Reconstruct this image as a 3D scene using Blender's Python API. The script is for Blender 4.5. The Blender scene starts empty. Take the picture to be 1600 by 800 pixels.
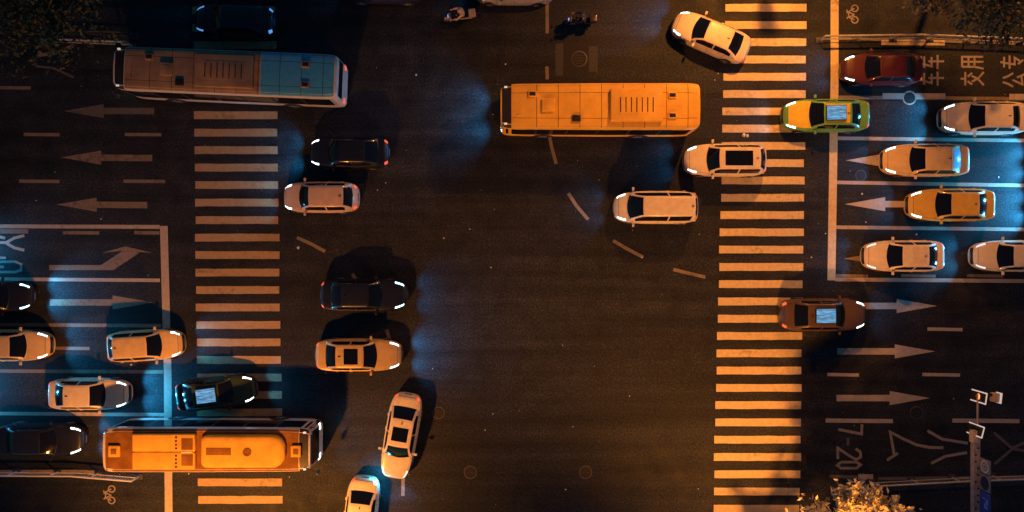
import bpy, math, random
from mathutils import Vector, Matrix
random.seed(11)
R = math.radians
scene = bpy.context.scene
COL = scene.collection
S = 26.667          # photo pixels per metre of road surface
CAM_H = 45.0

def P(px, py, z=0.0):
    """world point at height z that the nadir camera sees at photo pixel (px, py)"""
    k = (CAM_H - z) / CAM_H / S
    return Vector(((px - 800) * k, (400 - py) * k, z))

# ------------------------------------------------------------------ materials
def new_mat(name):
    m = bpy.data.materials.new(name); m.use_nodes = True
    nt = m.node_tree; b = nt.nodes['Principled BSDF']
    return m, nt, b

def setin(b, **kw):
    names = dict(color='Base Color', rough='Roughness', metal='Metallic', coat='Coat Weight', crough='Coat Roughness',
                 spec='Specular IOR Level', ecol='Emission Color', estr='Emission Strength', trans='Transmission Weight', ior='IOR')
    for k, v in kw.items():
        i = b.inputs.get(names[k])
        if i is None: continue
        i.default_value = (*v, 1) if isinstance(v, tuple) else v

def ramp(nt, pts):
    r = nt.nodes.new('ShaderNodeValToRGB')
    els = r.color_ramp.elements
    while len(els) < len(pts): els.new(0.5)
    for e, (p, c) in zip(els, pts):
        e.position = p; e.color = (*c, 1) if len(c) == 3 else c
    return r

def noise(nt, scale, detail=4, coord=None, rough=0.5, vec=None):
    n = nt.nodes.new('ShaderNodeTexNoise')
    n.inputs['Scale'].default_value = scale; n.inputs['Detail'].default_value = detail; n.inputs['Roughness'].default_value = rough
    if vec is not None: nt.links.new(vec, n.inputs['Vector'])
    return n

def pos(nt, scale=None):
    g = nt.nodes.new('ShaderNodeNewGeometry')
    if scale is None: return g.outputs['Position']
    mp = nt.nodes.new('ShaderNodeMapping'); mp.inputs['Scale'].default_value = scale
    nt.links.new(g.outputs['Position'], mp.inputs['Vector'])
    return mp.outputs['Vector']

def mixc(nt, fac, a, b, blend='MIX'):
    m = nt.nodes.new('ShaderNodeMix'); m.data_type = 'RGBA'; m.blend_type = blend
    for sock, v in ((m.inputs['Factor'], fac), (m.inputs[6], a), (m.inputs[7], b)):
        if hasattr(v, 'is_linked') or hasattr(v, 'links'): nt.links.new(v, sock)
        elif isinstance(v, tuple): sock.default_value = (*v, 1)
        else: sock.default_value = v
    return m.outputs[2]

def asphalt_mat():
    m, nt, b = new_mat('asphalt')
    p = pos(nt)
    big = noise(nt, 0.09, 5, vec=p); mid = noise(nt, 0.9, 6, vec=p, rough=.6)
    fine = noise(nt, 6.5, 6, vec=p, rough=.9); grit = noise(nt, 10.5, 2, vec=p, rough=.6)
    streak = noise(nt, 1.0, 4, vec=pos(nt, (0.05, 1.3, 1)))
    c1 = ramp(nt, [(.36, (.009, .0105, .0135)), (.66, (.036, .0405, .049))]); nt.links.new(fine.outputs['Fac'], c1.inputs[0])
    c2 = ramp(nt, [(.3, (.62, .62, .62)), (.7, (1.3, 1.3, 1.3))]); nt.links.new(big.outputs['Fac'], c2.inputs[0])
    c3 = ramp(nt, [(.32, (.68, .68, .68)), (.68, (1.28, 1.28, 1.28))]); nt.links.new(mid.outputs['Fac'], c3.inputs[0])
    c4 = ramp(nt, [(.35, (.66, .66, .66)), (.65, (1.3, 1.3, 1.3))]); nt.links.new(streak.outputs['Fac'], c4.inputs[0])
    c5 = ramp(nt, [(.36, (.52, .52, .52)), (.5, (1.0, 1.0, 1.0)), (.66, (1.75, 1.75, 1.75))]); nt.links.new(grit.outputs['Fac'], c5.inputs[0])
    x = mixc(nt, 1.0, c1.outputs[0], c2.outputs[0], 'MULTIPLY')
    x = mixc(nt, 1.0, x, c3.outputs[0], 'MULTIPLY'); x = mixc(nt, 1.0, x, c4.outputs[0], 'MULTIPLY'); x = mixc(nt, 1.0, x, c5.outputs[0], 'MULTIPLY')
    # fine cracks with a shape of their own
    vor = nt.nodes.new('ShaderNodeTexVoronoi'); vor.feature = 'DISTANCE_TO_EDGE'; vor.inputs['Scale'].default_value = .16
    wob = noise(nt, 1.2, 4, vec=p)
    add = nt.nodes.new('ShaderNodeVectorMath'); add.operation = 'ADD'
    sc = nt.nodes.new('ShaderNodeVectorMath'); sc.operation = 'SCALE'; sc.inputs['Scale'].default_value = 1.6
    nt.links.new(wob.outputs['Color'], sc.inputs[0]); nt.links.new(p, add.inputs[0]); nt.links.new(sc.outputs[0], add.inputs[1])
    nt.links.new(add.outputs[0], vor.inputs['Vector'])
    cr = ramp(nt, [(0, (.35, .35, .35)), (.007, (1, 1, 1))]); nt.links.new(vor.outputs['Distance'], cr.inputs[0])
    x = mixc(nt, .6, x, mixc(nt, 1.0, x, cr.outputs[0], 'MULTIPLY'))
    # oil drips
    oil = noise(nt, .55, 3, vec=pos(nt, (.35, 1, 1)))
    om = ramp(nt, [(.6, (0, 0, 0)), (.72, (1, 1, 1))]); nt.links.new(oil.outputs['Fac'], om.inputs[0])
    of = nt.nodes.new('ShaderNodeMath'); of.operation = 'MULTIPLY'; of.inputs[1].default_value = .45; nt.links.new(om.outputs[0], of.inputs[0])
    x = mixc(nt, of.outputs[0], x, (.014, .014, .015))
    nt.links.new(x, b.inputs['Base Color'])
    rr = ramp(nt, [(.3, (.55, .55, .55)), (.7, (.85, .85, .85))]); nt.links.new(mid.outputs['Fac'], rr.inputs[0]); nt.links.new(rr.outputs[0], b.inputs['Roughness'])
    setin(b, spec=.3)
    bp = nt.nodes.new('ShaderNodeBump'); bp.inputs['Strength'].default_value = .5; bp.inputs['Distance'].default_value = .006
    nt.links.new(grit.outputs['Fac'], bp.inputs['Height']); nt.links.new(bp.outputs[0], b.inputs['Normal'])
    return m

def paint_mat(name, col, wear=.5, dark=(.035, .033, .031)):
    """road paint, worn through to the asphalt in patches"""
    m, nt, b = new_mat(name); p = pos(nt)
    n1 = noise(nt, 4.0, 6, vec=p, rough=.7); n2 = noise(nt, .45, 3, vec=p); n3 = noise(nt, 22, 3, vec=p, rough=.7)
    a = nt.nodes.new('ShaderNodeMath'); a.operation = 'ADD'; nt.links.new(n1.outputs['Fac'], a.inputs[0]); nt.links.new(n2.outputs['Fac'], a.inputs[1])
    a2 = nt.nodes.new('ShaderNodeMath'); a2.operation = 'MULTIPLY_ADD'; a2.inputs[1].default_value = .5
    nt.links.new(n3.outputs['Fac'], a2.inputs[0]); nt.links.new(a.outputs[0], a2.inputs[2])
    r = ramp(nt, [(.42 + .16 * wear, (0, 0, 0)), (.60 + .16 * wear, (1, 1, 1))])
    d = nt.nodes.new('ShaderNodeMath'); d.operation = 'MULTIPLY'; d.inputs[1].default_value = .62; nt.links.new(a2.outputs[0], d.inputs[0])
    nt.links.new(d.outputs[0], r.inputs[0])
    mul = nt.nodes.new('ShaderNodeMath'); mul.operation = 'MULTIPLY_ADD'; mul.inputs[1].default_value = .55 + .3 * wear; mul.inputs[2].default_value = .45 - .3 * wear
    nt.links.new(r.outputs[0], mul.inputs[0])
    tone = ramp(nt, [(.3, tuple(c * .72 for c in col)), (.7, col)]); nt.links.new(n1.outputs['Fac'], tone.inputs[0])
    nt.links.new(mixc(nt, mul.outputs[0], dark, tone.outputs[0]), b.inputs['Base Color'])
    setin(b, rough=.6, spec=.35)
    return m

def simple(name, col, rough=.5, metal=0.0, coat=0.0, var=.12, scale=6, ecol=None, estr=0.0, spec=.5):
    m, nt, b = new_mat(name)
    setin(b, rough=rough, metal=metal, coat=coat, crough=.06, spec=spec)
    tc = nt.nodes.new('ShaderNodeTexCoord')
    n = noise(nt, scale, 5, vec=tc.outputs['Object'], rough=.6)
    r = ramp(nt, [(.3, tuple(c * (1 - var) for c in col)), (.7, tuple(min(1, c * (1 + var * .6)) for c in col))])
    nt.links.new(n.outputs['Fac'], r.inputs[0]); nt.links.new(r.outputs[0], b.inputs['Base Color'])
    rr = nt.nodes.new('ShaderNodeMath'); rr.operation = 'MULTIPLY_ADD'; rr.inputs[1].default_value = .14; rr.inputs[2].default_value = max(.02, rough - .07)
    nt.links.new(n.outputs['Fac'], rr.inputs[0]); nt.links.new(rr.outputs[0], b.inputs['Roughness'])
    if ecol: setin(b, ecol=ecol, estr=estr)
    return m

def carpaint(name, col, metal=0.0):
    return simple(name, col, rough=.36, metal=metal, coat=.6, var=.13, scale=2.6)

M = {}
M['asphalt'] = asphalt_mat()
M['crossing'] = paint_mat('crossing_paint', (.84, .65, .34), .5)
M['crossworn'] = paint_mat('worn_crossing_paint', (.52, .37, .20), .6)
M['line'] = paint_mat('line_paint', (.58, .50, .40), .5)
M['old'] = paint_mat('old_paint', (.30, .24, .17), .75)
M['text'] = paint_mat('text_paint', (.40, .35, .28), .6)
M['faint'] = paint_mat('faint_paint', (.17, .15, .13), .7)
M['patch'] = simple('asphalt_patch', (.022, .022, .023), .85, var=.4, scale=9)
M['patchpale'] = simple('pale_asphalt_patch', (.065, .063, .06), .85, var=.4, scale=9)
M['tar'] = simple('tar_sealant', (.009, .009, .0095), .95, var=.3, spec=.05)
M['iron'] = simple('cast_iron', (.008, .008, .009), .7, metal=.2, var=.4, scale=14)
M['ironring'] = simple('iron_ring', (.085, .08, .075), .6, metal=.3, var=.3, scale=10)
M['concrete'] = simple('pavement_concrete', (.28, .27, .25), .85, var=.25, scale=3)
M['kerb'] = simple('kerb_stone', (.35, .33, .31), .8, var=.25, scale=4)
M['white'] = carpaint('white_car_paint', (.88, .75, .54))
M['cream'] = carpaint('cream_car_paint', (.86, .62, .30))
M['silver'] = carpaint('silver_car_paint', (.62, .58, .52), .2)
M['pink'] = carpaint('pale_rose_car_paint', (.78, .56, .40))
M['gold'] = carpaint('gold_car_paint', (.74, .50, .20), .1)
M['yellow'] = carpaint('yellow_car_paint', (.80, .50, .08))
M['taxi'] = carpaint('taxi_yellow_paint', (.78, .58, .06))
M['taxigreen'] = carpaint('taxi_green_paint', (.16, .40, .10))
M['green'] = carpaint('dark_green_paint', (.035, .055, .022))
M['black'] = carpaint('black_car_paint', (.012, .013, .018))
M['navy'] = carpaint('navy_car_paint', (.015, .022, .06))
M['maroon'] = carpaint('maroon_car_paint', (.09, .015, .02))
M['brown'] = carpaint('brown_car_paint', (.11, .065, .03))
M['skyblue'] = carpaint('sky_blue_paint', (.25, .5, .95))
M['orange'] = simple('orange_bus_paint', (.92, .50, .06), .5, coat=.2, var=.2, scale=1.1)
M['busroof'] = simple('amber_roof_paint', (.26, .11, .022), .75, var=.35, scale=1.6, spec=.15)
M['pod'] = simple('yellow_pod_shell', (.78, .43, .06), .65, var=.22, scale=1.4, spec=.2)
M['greyroof'] = simple('greybrown_roof_paint', (.36, .23, .13), .6, var=.35, scale=1.1)
M['teal'] = carpaint('teal_bus_paint', (.08, .42, .68))
M['palebus'] = carpaint('pale_bus_paint', (.72, .66, .62))
M['glass'] = simple('dark_car_glass', (.006, .007, .010), .06, var=.1, spec=.6)
M['glassbluelight'] = simple('blue_light_on_glass', (.30, .62, .85), .12, coat=.6, var=.1)  # blue headlight light on a rear window, put into the glass colour
M['seam'] = simple('panel_gap', (.012, .011, .010), .8)
M['plastic'] = simple('black_plastic', (.02, .02, .021), .5, var=.2)
M['tyre'] = simple('tyre_rubber', (.018, .018, .018), .85, var=.3)
M['rim'] = simple('alloy_rim', (.45, .45, .47), .35, metal=.8)
M['plate'] = simple('licence_plate', (.10, .16, .42), .4)
M['head'] = simple('headlight_lens', (.8, .85, .9), .2, ecol=(.88, .95, 1.0), estr=9)
M['headcyan'] = simple('cold_headlight_lens', (.7, .85, .9), .2, ecol=(.45, .88, 1.0), estr=10)
M['headsoft'] = simple('soft_headlight', (.8, .85, .9), .15, ecol=(.85, .93, 1.0), estr=.8)
M['reflectglow'] = simple('blue_reflection_glow', (.03, .06, .10), .25, var=.5, scale=3, ecol=(.20, .55, .95), estr=.62)  # emission imitates blue light reflected in car glass
M['headdim'] = simple('dim_blue_headlight', (.3, .5, .9), .2, ecol=(.10, .40, 1.0), estr=.7)
M['tail'] = simple('tail_light_lens', (.35, .02, .015), .25, ecol=(1.0, .14, .06), estr=.9)
M['cyanspill'] = simple('cyan_tail_light', (.3, .7, .8), .2, ecol=(.25, .85, 1.0), estr=12)  # emission stands for headlight spill from the saloon behind
M['steel'] = simple('galvanised_rail', (.50, .49, .47), .45, metal=.3, var=.25, scale=8)
M['whiterail'] = simple('white_rail', (.75, .74, .72), .5, var=.15, scale=8)
M['darksteel'] = simple('dark_steel', (.08, .08, .085), .5, metal=.4, var=.3)
M['mast'] = simple('mast_grey', (.38, .34, .32), .55, var=.35, scale=5)
M['rimwhite'] = simple('white_glowing_rim', (.85, .84, .82), .4, var=.05, ecol=(1, .93, .86), estr=.35)  # white surface with a weak glow of its own
M['redlens'] = simple('red_signal_lens', (.5, .08, .03), .3, ecol=(1.0, .22, .06), estr=3.5)
M['darklens'] = simple('unlit_signal_lens', (.02, .022, .02), .3)
M['beige'] = simple('beige_housing', (.62, .48, .34), .5)
M['signblue'] = simple('blue_sign_face', (.02, .07, .42), .4, var=.1)
M['signdark'] = simple('dark_blue_sign_face', (.012, .02, .08), .4, var=.1)
M['signgrey'] = simple('grey_sign_face', (.22, .22, .24), .5, var=.2)
M['signmark'] = simple('pale_sign_mark', (.55, .57, .62), .5)
M['bark'] = simple('tree_bark', (.11, .08, .055), .9, var=.4, scale=9)
M['leaf'] = simple('dark_leaf', (.032, .045, .02), .55, var=.5, scale=1.3)
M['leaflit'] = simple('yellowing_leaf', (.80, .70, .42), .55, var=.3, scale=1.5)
M['leafpale'] = simple('pale_leaf', (.15, .13, .07), .55, var=.5, scale=1.5)
M['leafnight'] = simple('blue_green_leaf', (.03, .055, .05), .5, var=.5, scale=1.5)
M['litter'] = simple('paper_litter', (.75, .72, .68), .7)
M['skin'] = simple('skin', (.48, .30, .20), .5)
M['jacket'] = simple('beige_jacket', (.62, .46, .32), .8)
M['jacketdark'] = simple('navy_jacket', (.03, .03, .06), .8)
M['trousers'] = simple('dark_trousers', (.03, .03, .04), .85)
M['helmet'] = simple('helmet_shell', (.55, .42, .30), .25, coat=.5)
M['helmetdark'] = simple('dark_helmet_shell', (.04, .04, .07), .25, coat=.5)
M['hair'] = simple('black_hair', (.01, .009, .008), .6)
M['scooter'] = carpaint('beige_scooter_paint', (.60, .45, .30))
M['scooterdark'] = carpaint('purple_scooter_paint', (.05, .035, .08))
M['lamphead'] = simple('lamp_glass', (.9, .8, .6), .3, ecol=(1, .5, .14), estr=30)

def vary_emission(m, scale, lo, hi, strength, stretch=(1, 1, 1)):
    nt = m.node_tree; b = nt.nodes['Principled BSDF']
    tc = nt.nodes.new('ShaderNodeTexCoord'); mp = nt.nodes.new('ShaderNodeMapping'); mp.inputs['Scale'].default_value = stretch
    nt.links.new(tc.outputs['Object'], mp.inputs['Vector'])
    n = noise(nt, scale, 3, vec=mp.outputs['Vector'], rough=.6)
    r = ramp(nt, [(.38, (lo,) * 3), (.62, (hi,) * 3)]); nt.links.new(n.outputs['Fac'], r.inputs[0])
    k = nt.nodes.new('ShaderNodeMath'); k.operation = 'MULTIPLY'; k.inputs[1].default_value = strength
    nt.links.new(r.outputs[0], k.inputs[0]); nt.links.new(k.outputs[0], b.inputs['Emission Strength'])
vary_emission(M['reflectglow'], 5, .25, 1.1, .7, (.35, 3, 1))
vary_emission(M['head'], 9, .12, 1.3, 4.5)
vary_emission(M['headcyan'], 9, .15, 1.3, 5.5)

# ------------------------------------------------------------------ mesh helpers
class MB:
    def __init__(s): s.v = []; s.f = []
    def add(s, vs, fs):
        o = len(s.v); s.v += [tuple(v) for v in vs]; s.f += [tuple(i + o for i in f) for f in fs]; return s
    def box(s, c, d, rz=0.0, bev=0.0):
        x, y, z = d[0] / 2, d[1] / 2, d[2] / 2
        b = min(bev, x * .45, y * .45, z * .45)
        ca, sa = math.cos(rz), math.sin(rz)
        def T(p): return (c[0] + p[0] * ca - p[1] * sa, c[1] + p[0] * sa + p[1] * ca, c[2] + p[2])
        if b <= 0:
            vs = [T((sx * x, sy * y, sz * z)) for sz in (-1, 1) for sx, sy in ((-1, -1), (1, -1), (1, 1), (-1, 1))]
            return s.add(vs, [(3, 2, 1, 0), (4, 5, 6, 7), (0, 1, 5, 4), (1, 2, 6, 5), (2, 3, 7, 6), (3, 0, 4, 7)])
        rings = []
        def ring(inset, zz):
            X, Y = x - inset, y - inset; r = max(1e-4, min(b, X * .9, Y * .9)); out = []
            for cx, cy, a0 in ((X - r, Y - r, 0), (-X + r, Y - r, 90), (-X + r, -Y + r, 180), (X - r, -Y + r, 270)):
                for k in range(4):
                    a = R(a0 + 30 * k); out.append(T((cx + r * math.cos(a), cy + r * math.sin(a), zz)))
            return out
        for ins, zz in ((b, -z), (.3 * b, -z + .3 * b), (0, -z + b), (0, z - b), (.3 * b, z - .3 * b), (b, z)): rings.append(ring(ins, zz))
        return s.rings(rings)
    def rings(s, rings, caps=True, closed=True):
        n = len(rings[0]); vs = [p for r in rings for p in r]; fs = []
        for i in range(len(rings) - 1):
            for j in range(n if closed else n - 1):
                k = (j + 1) % n; fs.append((i * n + j, i * n + k, (i + 1) * n + k, (i + 1) * n + j))
        if caps: fs += [tuple(range(n - 1, -1, -1)), tuple((len(rings) - 1) * n + j for j in range(n))]
        return s.add(vs, fs)
    def tube(s, pts, rad, n=8):
        pts = [Vector(p) for p in pts]
        if not isinstance(rad, (list, tuple)): rad = [rad] * len(pts)
        rings = []
        for i, p in enumerate(pts):
            d = (pts[min(i + 1, len(pts) - 1)] - pts[max(i - 1, 0)]).normalized()
            u = d.cross(Vector((0, 0, 1)));
            if u.length < 1e-3: u = d.cross(Vector((1, 0, 0)))
            u.normalize(); w = d.cross(u)
            rings.append([p + (u * math.cos(2 * math.pi * k / n) + w * math.sin(2 * math.pi * k / n)) * rad[i] for k in range(n)])
        return s.rings(rings)
    def cyl(s, c, r, h, n=24, axis='z', r2=None):
        c = Vector(c); ax = {'x': Vector((1, 0, 0)), 'y': Vector((0, 1, 0)), 'z': Vector((0, 0, 1))}[axis]
        return s.tube([c - ax * h / 2, c + ax * h / 2], [r, r if r2 is None else r2], n)
    def lathe(s, c, prof, n=28, axis='y'):
        rings = []
        for r, h in prof:
            ring = []
            for k in range(n):
                a = 2 * math.pi * k / n
                if axis == 'y': ring.append((c[0] + r * math.cos(a), c[1] + h, c[2] + r * math.sin(a)))
                else: ring.append((c[0] + r * math.cos(a), c[1] + r * math.sin(a), c[2] + h))
            rings.append(ring)
        return s.rings(rings)
    def ribbon(s, pts, w, z=0.004, closed=False):
        pts = [Vector((p[0], p[1])) for p in pts]; n = len(pts); L = []; Rr = []
        for i, p in enumerate(pts):
            if closed: a, b = pts[(i - 1) % n], pts[(i + 1) % n]
            else: a, b = pts[max(i - 1, 0)], pts[min(i + 1, n - 1)]
            d0 = (p - a).normalized() if (p - a).length > 1e-6 else (b - p).normalized()
            d1 = (b - p).normalized() if (b - p).length > 1e-6 else d0
            d = (d0 + d1).normalized(); nrm = Vector((-d.y, d.x)); k = 1 / max(.5, nrm.dot(Vector((-d1.y, d1.x))))
            L.append((*(p + nrm * w / 2 * k), z)); Rr.append((*(p - nrm * w / 2 * k), z))
        m = n if closed else n - 1
        return s.add(L + Rr, [(n + i, n + (i + 1) % n, (i + 1) % n, i) for i in range(m)])
    def poly(s, pts, z=0.004):
        return s.add([(p[0], p[1], z) for p in pts], [tuple(range(len(pts)))])
    def mesh(s, name, mat, smooth=True):
        me = bpy.data.meshes.new(name); me.from_pydata(s.v, [], s.f); me.update()
        me.materials.append(mat)
        if smooth:
            me.polygons.foreach_set('use_smooth', [True] * len(me.polygons))
            try: me.set_sharp_from_angle(angle=R(38))
            except Exception: pass
        return me
    def build(s, name, mat, parent=None, smooth=True):
        return link(name, s.mesh(name, mat, smooth), parent)

def link(name, me, parent=None):
    o = bpy.data.objects.new(name, me); COL.objects.link(o)
    if parent is not None: o.parent = parent
    return o

def tag(o, label=None, cat=None, group=None, kind=None):
    if label: o['label'] = label
    if cat: o['category'] = cat
    if group: o['group'] = group
    if kind: o['kind'] = kind
    return o

def thing(name, label, cat, loc=(0, 0, 0), rz=0.0, group=None):
    o = bpy.data.objects.new(name, None); COL.objects.link(o); o.empty_display_size = .3
    o.location = loc; o.rotation_euler = (0, 0, rz)
    return tag(o, label, cat, group)

# ------------------------------------------------------------------ road and markings
W2 = 160
road = MB().add([(-W2, -W2, 0), (W2, -W2, 0), (W2, W2, 0), (-W2, W2, 0)], [(0, 1, 2, 3)]).build('road', M['asphalt'], smooth=False)
tag(road, kind='structure')
def px(*pts): return [P(*p) for p in pts]
def mark(name, mb, mat, label=None):
    o = mb.build(name, M[mat], road, smooth=False)
    if label: o['label'] = label
    return o

def crossing(ys, xl, xr, label, mat='crossing', th=12.0):
    mb = MB()
    for y in ys:
        a = xl(y) + random.uniform(-1, 1); b = xr(y) + random.uniform(-1, 1); h = th / 2
        # slightly uneven edges, as painted by hand machine
        top = []; bot = []
        for k in range(9):
            x = a + (b - a) * k / 8
            top.append(P(x, y - h + random.uniform(-.35, .35))); bot.append(P(x, y + h + random.uniform(-.35, .35)))
        n = 9
        mb.add([(p.x, p.y, .004) for p in bot + top], [(i, i + 1, n + i + 1, n + i) for i in range(n - 1)])
    return mark('crosswalk', mb, mat, label)
ys_left = [16 + 27.32 * k for k in range(-2, 31)]
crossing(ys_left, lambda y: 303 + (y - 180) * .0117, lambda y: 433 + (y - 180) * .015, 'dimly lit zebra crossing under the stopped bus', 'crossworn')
ys_right = [12 + 27.0 * k for k in range(-2, 32)]
crossing(ys_right, lambda y: 1133.5 - (y - 12) * .0245, lambda y: 1260 - (y - 12) * .0133, 'brightly lit zebra crossing by the lit tree')

def line(pts, w_px, mat='line', name='lane_line', z=.005, label=None):
    return mark(name, MB().ribbon(px(*pts), w_px / S, z), mat, label)
# stop lines
line([(256, 353), (262, 580), (264, 860)], 12, 'line', 'stop_line', .007)
line([(1304, -60), (1304, 120), (1299, 438)], 12.5, 'crossing', 'stop_line', .007)
# left arm lines
for y, segs in ((210, ((37, 93), (195, 252))), (283, ((30, 93), (193, 258))), (137, ((0, 48),)), (544, ((80, 140),)), (363.5, ((98, 155), (210, 249)))):
    for a, b in segs: line([(a, y), (b, y + .5)], 5.2, 'old')
line([(-140, 353), (249.5, 354.5)], 6); line([(-140, 361), (44, 361.5)], 7, 'old')
line([(-140, 435), (250, 438)], 5.5); line([(-140, 506), (252, 509)], 5.5, 'old')
line([(-140, 579), (255, 581)], 5.5, 'old'); line([(-140, 645), (257, 648)], 5.5)
line([(-140, 738), (150, 737)], 6, 'old')
# right arm lines
line([(1311, 60), (1440, 63), (1720, 73)], 4, 'old'); line([(1377, 66.5), (1476, 67)], 8, 'crossing', z=.009)
line([(1310, 152), (1800, 156)], 5.5, 'old'); line([(1379, 150), (1477, 150.5)], 9, 'line', z=.009); line([(1577, 151), (1660, 152)], 9, 'line', z=.009)
line([(1309, 216), (1800, 222)], 5.5); line([(1308, 285), (1800, 293)], 5.5); line([(1306, 355), (1800, 361)], 5.5)
line([(1305, 436.5), (1800, 441)], 6)
for a, b in ((1305, 1356), (1408, 1462), (1511, 1567)): line([(a, 430.5), (b, 431.5)], 4.6, 'old')
for y, segs in ((514, ((1449, 1504),)), (585, ((1293, 1342), (1441, 1500))), (657, ((1290, 1395), (1488, 1593)))):
    for a, b in segs: line([(a, y), (b, y + 1)], 5.2 if y < 650 else 6.4, 'line')
line([(1296, 744), (1345, 745.5)], 5, 'faint'); line([(1341, 745), (1364, 745.5)], 9, 'line', z=.009); line([(1372, 748), (1720, 744)], 5, 'faint')
# turning guide dashes across the middle
for seg in ([(855, -30), (855, 52)], [(854.5, 104), (855, 124)], [(857, 205), (862, 230), (869, 256)], [(888, 302), (901, 322), (919, 343)],
            [(958, 376), (982, 390), (1005, 402)], [(1052, 421), (1078, 427.5), (1102, 433)]):
    line(seg, 5.2, 'old', 'guide_line', .006)
for seg in ([(464, 371), (486, 381), (508, 393)], [(550, 428), (563, 445), (582, 468)], [(604, 515), (609, 531)], [(630, 738), (629.5, 775)], [(55, 87), (80, 84), (98, 79), (115, 71)]):
    line(seg, 5.2, 'old', 'guide_line', .006)
line([(55, 103), (85, 107), (115, 121)], 3.5, 'faint', 'guide_line', .006)

def arrow(tipx, y, tailx, headlen=63, hw=22, sw=10, mat='old', dy=0.0, label=None):
    sg = 1 if tipx > tailx else -1
    bx = tipx - sg * headlen
    pts = [(tailx, y - sw / 2), (bx, y - sw / 2 + dy * .6), (bx, y - hw / 2 + dy * .6), (tipx, y + dy), (bx, y + hw / 2 + dy * .6), (bx, y + sw / 2 + dy * .6), (tailx, y + sw / 2)]
    if sg < 0: pts = pts[::-1]
    w = [P(a, b) for a, b in pts]; mb = MB()
    vs = [(p.x, p.y, .004) for p in w]
    if sg < 0: vs = vs[::-1]
    mb.add(vs, [(0, 1, 5, 6)[::-1], (2, 3, 4)[::-1]])
    return mark('lane_arrow', mb, mat, label)
arrow(99, 173.5, 241, mat='faint', dy=0); arrow(95, 247, 238, mat='old', dy=-1); arrow(88, 320.5, 230, mat='old', dy=-1)
arrow(239, 472.5, 78, mat='old')
arrow(1322, 250.5, 1470, mat='line'); arrow(1320, 319, 1470, mat='line'); arrow(1318, 404, 1460, mat='old')
arrow(1464, 478, 1308, mat='line'); arrow(1461, 549, 1308, mat='line'); arrow(1453, 622, 1307, mat='line')
mb = MB()
def gp(pts, z=.004): mb.add([(P(*p).x, P(*p).y, z) for p in pts], [tuple(range(len(pts)))[::-1]])
gp([(77, 414), (158, 414), (177, 422), (77, 422)]); gp([(158, 413.9), (192, 392), (219, 394), (177.2, 422)]); gp([(160, 395), (196, 385), (238, 395), (192, 391.9)])
mark('lane_arrow', mb, 'old', 'bent merging arrow with a kinked shaft')

# lettering: polylines in photo pixels
def lettering(name, strokes, w, mat, label=None):
    mb = MB()
    for i, st in enumerate(strokes): mb.ribbon(px(*st), w / S, .004 + .0006 * (i % 6))
    return mark(name, mb, mat, label)
def rot_char(strokes, cx, cy, wx, wy, up):
    """strokes in a 0..1 box (x right, y down when read); up='left' or 'right' says where the top of the letter points"""
    out = []
    for st in strokes:
        q = []
        for u, v in st:
            if up == 'left': q.append((cx + (v - .5) * wx, cy - (u - .5) * wy))
            else: q.append((cx - (v - .5) * wx, cy + (u - .5) * wy))
        out.append(q)
    return out
GONG = [[(.36, .05), (.24, .28), (.04, .5)], [(.62, .05), (.76, .28), (.97, .5)], [(.5, .48), (.36, .68), (.2, .9), (.78, .86)], [(.66, .66), (.88, .98)]]
JIAO = [[(.5, 0), (.5, .16)], [(.04, .2), (.96, .2)], [(.34, .3), (.1, .5)], [(.64, .3), (.9, .5)], [(.7, .46), (.5, .74), (.06, 1)], [(.3, .48), (.52, .76), (.96, 1)]]
CHE = [[(.1, .14), (.9, .14)], [(.42, 0), (.2, .46), (.84, .46)], [(.02, .72), (.98, .72)], [(.55, .32), (.55, 1)]]
ZHUAN = [[(.14, .16), (.86, .16)], [(.04, .4), (.96, .4)], [(.5, 0), (.34, .62), (.8, .62), (.58, .84)], [(.36, .76), (.66, 1)]]
YONG = [[(.18, .06), (.18, .6), (.05, 1)], [(.18, .06), (.86, .06), (.86, .98)], [(.2, .34), (.84, .34)], [(.2, .6), (.84, .6)], [(.52, .08), (.52, 1)]]
for ch, cx, cy in ((CHE, 1457, 97), (YONG, 1519, 97), (ZHUAN, 1581, 97), (CHE, 1457, 123), (JIAO, 1519, 123), (GONG, 1583, 125)):
    lettering('lane_lettering', rot_char(ch, cx, cy, 36, 23, 'left'), 3.2, 'text')
lettering('lane_lettering', [[(1310, 671), (1346, 678), (1347, 663)]], 4.4, 'text')
lettering('lane_lettering', [[(1325, 684), (1325, 696)]], 4.0, 'faint')
lettering('lane_lettering', [[(1337, 701), (1344, 706), (1345, 714), (1338, 718), (1330, 714), (1309, 700), (1309, 717)]], 4.2, 'text')
lettering('lane_lettering', [[(1314, 722), (1338, 722), (1345, 726), (1338, 731.5), (1314, 731.5), (1308, 727), (1314, 722)]], 4.0, 'text')
lettering('lane_lettering', [[(1386, 719), (1403, 708)], [(1397, 710), (1391, 675), (1410, 685), (1432, 695), (1452, 699), (1474, 699.5)], [(1449, 673), (1472, 686), (1512, 692.5)], [(1455, 724), (1477, 713), (1511, 707)]], 4.4, 'text')
lettering('lane_lettering', [[(1553, 676), (1582, 701)], [(1554, 725), (1574, 708), (1582, 701), (1610, 706)], [(1582, 700), (1604, 690), (1640, 686)], [(1628, 660), (1628, 740)]], 4.4, 'faint')
lettering('lane_lettering', [[(-30, 379), (10, 379), (22, 372), (38, 368)], [(10, 380), (22, 387), (38, 391)], [(-20, 366), (8, 372)]], 4.4, 'line')
lettering('lane_lettering', [[(-30, 403), (9, 403)], [(-10, 409), (24, 409), (33, 413), (33, 422), (24, 425), (-20, 425)], [(-20, 417), (6, 417)]], 3.8, 'text')

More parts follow.
